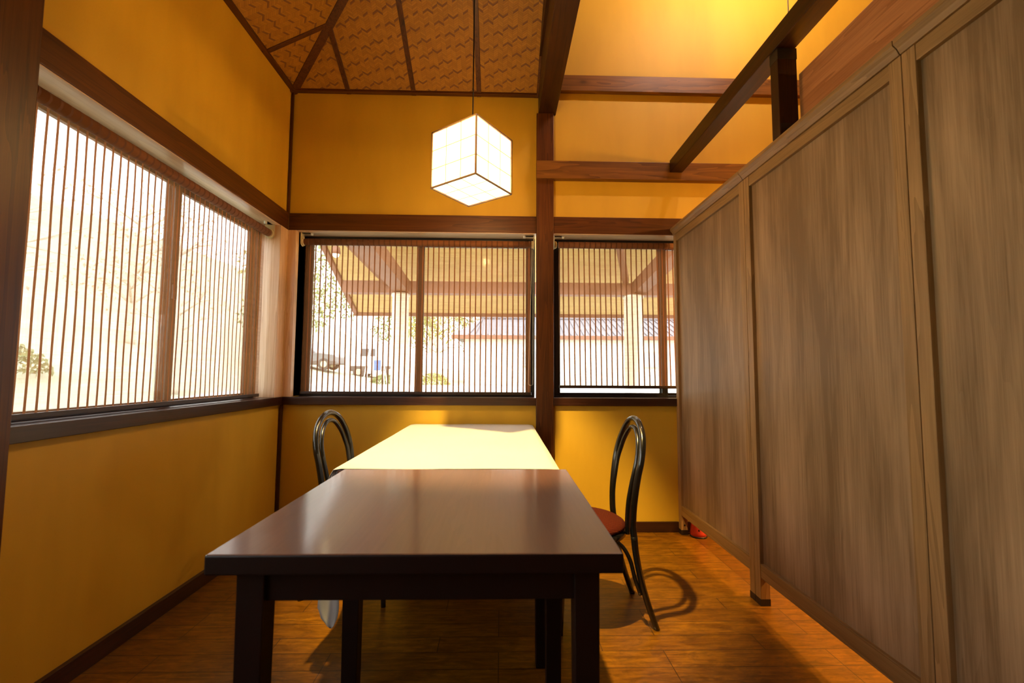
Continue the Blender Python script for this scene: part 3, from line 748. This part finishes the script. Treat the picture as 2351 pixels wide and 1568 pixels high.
# ------------------------------------------------------------------ bentwood chairs
def prof_x(z):
    P_ = [(0, .285), (.10, .250), (.20, .222), (.30, .203), (.41, .192), (.50, .194), (.60, .207), (.70, .228), (.78, .246), (.86, .256)]
    for (a, xa), (b_, xb) in zip(P_[:-1], P_[1:]):
        if z <= b_: return xa+(xb-xa)*(z-a)/(b_-a)
    return P_[-1][1]
def make_chair(label):
    c = thing('bentwood_chair', label, 'chair', (0, 0, 0), 0, 'black bentwood chairs at the tables')
    bm = B(); lathe(bm, [(0, .418), (.08, .417), (.14, .412), (.18, .402), (.196, .392), (.199, .383), (.19, .378), (0, .378)], 48); obj('seat', bm, SEAT, c)
    bm = B(); lathe(bm, [(.0, .378), (.197, .378), (.202, .370), (.202, .352), (.195, .344), (.165, .344), (.16, .36), (0, .366)], 48); obj('seat_frame', bm, LACQ, c)
    # outer hoop: back and, going on down, the rear legs
    yw = .150
    up = [(prof_x(z), yw+(.0 if z < .41 else .020*min(1, (z-.41)/.25)), z) for z in (.36, .41, .48, .55, .62, .67)]
    arc = [(prof_x(.67+.165*math.sin(a)), (yw+.020)*math.cos(a)*(1-.04*math.sin(a)), .67+.165*math.sin(a)) for a in [PI*k/10 for k in range(1, 10)]]
    hoop = up+arc+[(x, -y, z) for x, y, z in up[::-1]]
    bm = B(); tube(bm, spline(hoop, 6), .0138, 14); obj('back_hoop', bm, LACQ, c)
    yi = .126
    up = [(prof_x(z)-.012+.010*min(1, (z-.37)/.3), yi-.022+.022*min(1, (z-.36)/.28), z) for z in (.365, .42, .50, .57, .64)]
    arc = [(prof_x(.64+.158*math.sin(a)), yi*math.cos(a)*(1-.05*math.sin(a)), .64+.158*math.sin(a)) for a in [PI*k/10 for k in range(1, 10)]]
    bm = B(); tube(bm, spline(up+arc+[(x, -y, z) for x, y, z in up[::-1]], 6), .0105, 12); obj('inner_hoop', bm, LACQ, c)
    for sg in (-1, 1):
        lg = [(prof_x(z), sg*(yw+.004*(1-z/.36)), z) for z in (.37, .30, .20, .10, 0)]
        bm = B(); tube(bm, spline(lg, 5), (.0142, .0125), 12); obj('leg', bm, LACQ, c)
        bm = B(); tube(bm, spline([(-.100, sg*.130, .36), (-.104, sg*.148, .25), (-.108, sg*.162, .12), (-.114, sg*.170, 0)], 5), (.0150, .0105), 12); obj('leg', bm, LACQ, c)
        bm = B(); tube(bm, spline([(.10, sg*.125, .352), (.150, sg*.132, .325), (.182, sg*.138, .27), (.200, sg*.142, .20), (.222, sg*.146, .135)], 5), .0085, 10); obj('brace', bm, LACQ, c)
    return c
def dup(root, loc, rotz, label):
    r = root.copy(); C.objects.link(r); r.location = loc; r.rotation_euler = (0, 0, rotz); r['label'] = label
    for ch in list(root.children):
        k = ch.copy(); C.objects.link(k); k.parent = r
    return r
ch = make_chair('black bentwood chair with a red seat, right of the tables')
ch.location = (.354, 2.055, 0); ch.rotation_euler = (0, 0, math.radians(2))
dup(ch, (-.605, 2.29, 0), math.radians(173), 'black bentwood chair left of the cloth-covered table, only its looped back showing')

# ------------------------------------------------------------------ outdoors
def gz(x, y):
    z = -.25+.024*max(0, y-3)
    d = max(0, -x-7.0)
    z += .12*d+.012*d*d if d < 30 else .12*d+.012*900
    return z
GRASS = plain('lawn_grass', (.46, .48, .36), .9)
def terrain(name, x0, x1, y0, y1, st_, mat, dz, label, cat):
    bm = B(); nx = int((x1-x0)/st_); ny = int((y1-y0)/st_); g = {}
    for j in range(ny+1):
        for i in range(nx+1):
            x = x0+(x1-x0)*i/nx; y = y0+(y1-y0)*j/ny
            g[i, j] = bm.verts.new((x, y, gz(x, y)+dz))
    for j in range(ny):
        for i in range(nx): bm.faces.new((g[i, j], g[i+1, j], g[i+1, j+1], g[i, j+1]))
    o = obj(name, bm, mat, None, 0, None, True); o['kind'] = 'structure'; o['label'] = label; o['category'] = cat; return o
terrain('lawn', -46, 40, -20, 70, 1.0, GRASS, 0, 'grassy ground and slope outside the windows', 'lawn')
terrain('driveway', -9, 20, 7.5, 25.5, .75, plain('pale_concrete', (.55, .54, .52), .9), .03, 'pale driveway outside the far windows', 'driveway')

# entrance canopy on columns
SOF = wood('canopy_soffit_boards', (.46, .32, .12), (.58, .43, .20), 'X', .7, .2, knots=False, grain=8)
CBM = plain('canopy_beam_brown', (.20, .09, .05), .6)
cn = thing('entrance_canopy', 'porch roof with boarded soffit and brown beams outside the far window', 'canopy', (0, 8, gz(0, 8)))
def ln(o):
    for v in o.data.vertices: v.co -= Vector((0, 8, gz(0, 8)))
    o.parent = cn; return o
bm = B()
rx0, rx1 = -3.0, 5.2
pts = [(9.6, 2.28), (6.2, 3.98)]
for (ya, za), (yb, zb_) in zip(pts[:-1], pts[1:]):
    lo = [bm.verts.new(p) for p in ((rx0, ya, za), (rx1, ya, za), (rx1, yb, zb_), (rx0, yb, zb_))]
    hi = [bm.verts.new((v.co.x, v.co.y, v.co.z+.12)) for v in lo]
    bm.faces.new(lo); bm.faces.new(hi[::-1])
    for i in range(4): j = (i+1) % 4; bm.faces.new((lo[i], hi[i], hi[j], lo[j]))
ln(obj('roof', bm, SOF))
bm = B(); box(bm, rx0-.1, rx1+.1, 9.58, 9.66, 2.22, 2.42)
bar(bm, (rx0-.05, 9.62, 2.22), (rx0-.05, 6.4, 3.82), .08, .22); bar(bm, (rx1+.05, 9.62, 2.22), (rx1+.05, 6.4, 3.82), .08, .22)

ln(obj('fascia', bm, CBM))
bm = B(); box(bm, -2.75, 5.0, 7.9, 8.12, 2.42, 2.63); ln(obj('girder', bm, CBM))
bm = B(); bar(bm, (-1.75, 8.0, 2.44), (-1.60, 3.7, 2.56), .26, .22); ln(obj('girder', bm, CBM))
bm = B(); bar(bm, (2.45, 8.0, 2.44), (2.60, 3.7, 3.1), .22, .22); ln(obj('girder', bm, CBM))
bm = B(); bar(bm, (-1.95, 8.05, 2.5), (-2.5, 5.6, 3.2), .09, .16); ln(obj('rafter', bm, CBM))
bm = B(); bar(bm, (2.2, 7.9, 2.6), (1.5, 6.2, 3.6), .10, .16); ln(obj('rafter', bm, CBM))
COL = plain('white_column_paint', (.72, .70, .64), .6)
for X, r, lb in ((-1.77, .145, 'white round porch column seen through the wide far window'), (2.36, .165, 'white round porch column seen through the small far window')):
    bm = B(); g0 = gz(X, 8); lathe(bm, [(0, 0), (r*1.15, 0), (r*1.15, .08), (r, .12), (r, 2.36-g0), (r*1.1, 2.38-g0), (r*1.1, 2.42-g0), (0, 2.42-g0)], 32)
    o = obj('porch_column', bm, COL); o.location = (X, 8, g0); tag(o, lb, 'column')
def outdoor_spot(loc, label):
    t_ = thing('outdoor_spotlight', label, 'lamp', loc)
    bm = B(); bmesh.ops.create_uvsphere(bm, u_segments=16, v_segments=10, radius=.04); obj('bulb', bm, GLOBE, t_)
    bm = B(); lathe(bm, [(.02, .10), (.045, .09), (.055, .03), (.055, 0), (.05, 0), (.04, .07), (.02, .08)], 16); obj('hood', bm, CBM, t_)
    bm = B(); box(bm, -.012, .012, -.012, .012, .09, .24); obj('bracket', bm, CBM, t_)
outdoor_spot((-2.05, 5.6, 2.49), 'small glowing spotlight under the porch roof at its left side')
outdoor_spot((2.75, 7.6, 2.40), 'small glowing lamp put in for an orange reflection beside the right porch column')  # added lamp standing in for a warm reflection in the window

# building across the drive
bd = thing('storehouse', 'low white building with a grey tiled hip roof across the driveway', 'building', (4.9, 30, gz(4.9, 27)))
def bl(o):
    for v in o.data.vertices: v.co -= Vector((4.9, 30, gz(4.9, 27)))
    o.parent = bd; return o
g0 = gz(4.9, 27)
WALLW = plain('white_render', (.74, .73, .62), .8); ROOFG = plain('grey_roof_tiles', (.15, .15, .17), .6)
bm = B(); box(bm, -2.2, 13, 27.3, 33, g0-.3, 3.15); bl(obj('wall', bm, WALLW))
bm = B(); e0, e1, f0_, f1_ = -2.9, 13.7, 26.8, 33.6
base = [bm.verts.new(p) for p in ((e0, f0_, 3.25), (e1, f0_, 3.25), (e1, f1_, 3.25), (e0, f1_, 3.25))]
rdg = [bm.verts.new((e0+1.6, 30.2, 4.62)), bm.verts.new((e1-1.6, 30.2, 4.62))]
bm.faces.new(base[::-1]); bm.faces.new((base[0], base[1], rdg[1], rdg[0])); bm.faces.new((base[2], base[3], rdg[0], rdg[1])); bm.faces.new((base[1], base[2], rdg[1])); bm.faces.new((base[3], base[0], rdg[0]))
bl(obj('roof', bm, ROOFG))
bm = B(); tube(bm, [(e0+1.5, 30.2, 4.66), (e1-1.5, 30.2, 4.66)], .12, 8)
for k in range(40):
    x = e0+1.0+k*.38
    if x < e1-1.0: bar(bm, (x, f0_+.03, 3.27), (max(e0+1.7, min(e1-1.7, x)), 30.1, 4.60), .05, .05)
bl(obj('ridge_tiles', bm, ROOFG))
bm = B(); box(bm, e0, e1, f0_-.02, f0_+.08, 3.02, 3.25); bl(obj('fascia', bm, CBM))
for X in (1.35, 8.6):
    bm = B(); box(bm, X, X+.9, 27.22, 27.32, 1.35, 2.35); wf = bl(obj('window', bm, CREAM))
    bm = B(); box(bm, X+.06, X+.84, 27.19, 27.23, 1.41, 2.29); gl = obj('pane', bm, plain('storehouse_pane', (.30, .33, .34), .2)); bl(gl); gl.parent = wf
# car
def wheel(bm, x, z, y0, y1, r):
    cyl(bm, (x, y0, z), (x, y1, z), r, 24, 0); cyl(bm, (x, y0-.01, z), (x, y0+.02, z), r*.55, 16, 1)
def vehicle(name, label, cat, loc, rotz, body, cabin, wins, L_, wd, mat, wheels, low):
    t_ = thing(name, label, cat, loc, rotz)
    def extr(pts, y0, y1, mat_, nm, par, bev=.03):
        bm = B(); va = [bm.verts.new((x, y0, z)) for x, z in pts]; vb = [bm.verts.new((x, y1, z)) for x, z in pts]
        bm.faces.new(va); bm.faces.new(vb[::-1])
        for i in range(len(pts)): j = (i+1) % len(pts); bm.faces.new((va[i], vb[i], vb[j], va[j]))
        return obj(nm, bm, mat_, par, bev)
    b_ = extr(body, -wd/2, wd/2, mat, 'body', t_, .05)
    extr(cabin, -wd/2+.1, wd/2-.1, mat, 'cabin', t_, .06)
    for i, wpts in enumerate(wins):
        extr(wpts, -wd/2+.085, wd/2-.085, plain('car_glass', (.10, .10, .11), .15), 'side_window', t_, .01)
    extr(low, -wd/2-.015, wd/2+.015, plain('grey_cladding', (.12, .10, .09), .6), 'lower_cladding', t_, .02)
    for x in wheels:
        for sg in (-1, 1):
            bm = B(); y = sg*(wd/2-.10); wheel(bm, x, .36, y-.11 if sg > 0 else y-.11, y+.11, .36)
            obj('wheel', bm, [plain('glare_lightened_tyre_rubber', (.09, .08, .075), .8), METAL], t_)  # tyre colour lightened; the bright glare outdoors is put into it
    return t_
cxv, cyv = -12.6, 29.2
vehicle('car', 'silver off-road car parked on the slope outside the wide far window', 'car', (cxv+.35, cyv, gz(cxv, cyv)-.28), 0,
        [(-2.1, .38), (-2.1, 1.05), (.75, 1.08), (1.95, .95), (2.1, .8), (2.1, .38)], [(-2.05, 1.03), (-1.95, 1.72), (-1.8, 1.8), (.0, 1.8), (.15, 1.74), (.85, 1.05)],
        [[(-1.85, 1.12), (-1.8, 1.62), (-1.0, 1.62), (-1.0, 1.12)], [(-.9, 1.12), (-.9, 1.62), (-.05, 1.62), (.45, 1.12)]], 4.2, 1.75,
        plain('silver_paint', (.20, .20, .21), .35, .2), (-1.35, 1.35), [(-2.08, .34), (-2.08, .56), (2.08, .56), (2.08, .34)])
cxv, cyv = -8.9, 30.5
vehicle('van', 'white van parked behind the porch column, right of the silver car', 'van', (cxv+.45, cyv+.8, gz(cxv, cyv)), 0,
        [(-1.5, .45), (-1.55, 1.3), (1.0, 1.35), (1.7, 1.1), (1.8, .8), (1.8, .45)], [(-1.5, 1.25), (-1.1, 2.0), (-.6, 2.2), (1.0, 2.25), (1.25, 1.3)],
        [[(-.9, 1.4), (-.8, 1.9), (.1, 1.9), (.1, 1.4)]], 3.4, 1.8, plain('white_paint', (.8, .8, .8), .35), (-.95, 1.15), [(-1.48, .4), (-1.48, .75), (1.78, .75), (1.78, .4)])
# A-frame display stand
def stand(loc, label):
    t_ = thing('display_stand', label, 'stand', loc)
    for sx in (-1, 1):
        bm = B(); tube(bm, [(sx*.55, -.3, 0), (sx*.2, 0, 2.4)], .028, 8); tube(bm, [(sx*.55, .3, 0), (sx*.2, 0, 2.4)], .028, 8); obj('pole', bm, WHITEP, t_)
    bm = B(); box(bm, -.32, .30, -.10, -.06, .75, 1.55); obj('board', bm, WHITEP, t_, .01)
    bm = B(); box(bm, -.05, .28, -.105, -.098, .9, 1.4); obj('blue_panel', bm, plain('sign_blue', (.08, .16, .5), .5), t_)
stand((-6.0, 22, gz(-6, 22)), 'white A-shaped display stand with a blue panel, left of the porch column')

# trees: trunk, branches and a cloud of leaves
LEAFM = [plain('leaf_green', (.20, .24, .09), .8), plain('leaf_yellow_green', (.32, .32, .09), .8), plain('leaf_autumn', (.66, .50, .40), .8), plain('leaf_deep_green', (.15, .18, .07), .8)]
BARK = plain('tree_bark', (.62, .56, .48), .9)
def tree(x, y, h_, r_, li, label, n=900, trunk_h=.45, leaf=.16, bare=False, multi=1):
    g = gz(x, y); t_ = thing('tree', label, 'tree', (x, y, g), 0, 'trees in the garden outside')
    rnd = random.Random(int(x*31+y*17))
    bm = B(); tips = []
    for m in range(multi):
        ox = (m-(multi-1)/2)*.5
        top = (ox*1.6+rnd.uniform(-.2, .2), rnd.uniform(-.2, .2), h_*.8)
        tr = spline([(ox, 0, -.1), (ox*1.1+rnd.uniform(-.1, .1), 0, h_*.3), (ox*1.3, rnd.uniform(-.1, .1), h_*.55), top], 5)
        tube(bm, tr, (.028*h_/max(1, multi*.6), .008*h_), 8)
        for k in range(14):
            b0 = tr[rnd.randrange(int(len(tr)*trunk_h), len(tr))]; a = rnd.uniform(0, 2*PI); l = r_*rnd.uniform(.5, 1.0)
            tip = b0+Vector((math.cos(a)*l, math.sin(a)*l, l*rnd.uniform(.2, .8)))
            mid_ = b0.lerp(tip, .5)+Vector((0, 0, l*.1))
            tube(bm, [b0, mid_, tip], (.007*h_, .0018*h_), 6); tips.append(tip)
            for q_ in range(3):
                a2 = a+rnd.uniform(-1, 1); l2 = l*.45; tp2 = mid_+Vector((math.cos(a2)*l2, math.sin(a2)*l2, l2*rnd.uniform(-.1, .7)))
                tube(bm, [mid_, tp2], (.003*h_, .001*h_), 5)
    obj('trunk', bm, BARK, t_)
    if not bare or n:
        bm = B(); cs = [(Vector((rnd.uniform(-.6, .6)*r_, rnd.uniform(-.6, .6)*r_, h_*rnd.uniform(trunk_h+.1, .95))), r_*rnd.uniform(.35, .6)) for _ in range(12)]+[(tp, r_*.35) for tp in tips[:10]]
        for _ in range(n):
            c_, rr_ = cs[rnd.randrange(len(cs))]
            d_ = Vector((rnd.gauss(0, 1), rnd.gauss(0, 1), rnd.gauss(0, .8))).normalized()*rr_*rnd.uniform(.4, 1)**.5
            p = c_+d_; rt = Euler((rnd.uniform(0, PI), rnd.uniform(0, PI), rnd.uniform(0, PI))).to_matrix()
            l = leaf*rnd.uniform(.6, 1.3)
            bm.faces.new([bm.verts.new(p+rt @ Vector(v)) for v in ((0, 0, 0), (l*.4, l*.25, l*.1), (l, 0, 0), (l*.4, -l*.25, l*.1))])
        o = obj('foliage', bm, LEAFM[li], t_)
    return t_
tree(-10.5, 24, 7, 2.6, 0, 'broad green tree above the parked cars outside the far window', 2600, .3, .22)
tree(-15.5, 33, 8, 3.0, 1, 'yellow-green tree far behind the silver car', 1800, .3, .26)
tree(-5.0, 34, 8, 2.4, 1, 'yellow-green tree left of the white building, nearest the porch column', 2000, .3, .24, multi=2)
tree(-1.8, 40, 8, 2.2, 3, 'dark green tree with pale trunks beside the end of the white building', 1800, .35, .22, multi=3)
tree(-9.0, 45, 8, 3.4, 0, 'green tree in the far background between the vans and the column', 1800, .25, .3)
tree(-11, 9.0, 6, 2.2, 2, 'bare autumn tree on the slope outside the left window, its branches spreading', 60, .3, .10)
tree(-16, 20, 7, 2.6, 2, 'reddish autumn tree up the slope outside the left window', 900, .3, .18)
tree(-20, 12, 7, 3.0, 2, 'rust-coloured tree at the top of the slope outside the left window', 1300, .25, .22)
tree(-9.5, 13.5, 5, 1.6, 2, 'slim sparse tree outside the left window next to the corner post', 260, .3, .12)
def bush(x, y, r_, li, label):
    rnd = random.Random(int(x*7+y*3)); bm = B()
    for _ in range(700):
        d_ = Vector((rnd.gauss(0, 1), rnd.gauss(0, 1), abs(rnd.gauss(0, 1)))).normalized()*r_*rnd.uniform(.75, 1); d_.z *= .75
        rt = Euler((rnd.uniform(0, PI), rnd.uniform(0, PI), rnd.uniform(0, PI))).to_matrix(); l = .14*rnd.uniform(.6, 1.3)
        bm.faces.new([bm.verts.new(d_+rt @ Vector(v)) for v in ((0, 0, 0), (l*.4, l*.25, l*.1), (l, 0, 0), (l*.4, -l*.25, l*.1))])
    o = obj('shrub', bm, LEAFM[li]); o.location = (x, y, gz(x, y)); tag(o, label, 'shrub', 'shrubs in the garden outside')
bush(-9.5, 6.5, .9, 1, 'yellow-green round shrub on the lawn outside the left window')
bush(-12.5, 11.5, 1.1, 0, 'green round shrub higher up the slope outside the left window')
bush(-3.9, 26.5, 1.0, 1, 'yellow-green shrub at the left end of the white building')
bush(-7.0, 27.5, .8, 0, 'low green shrub right of the parked van')
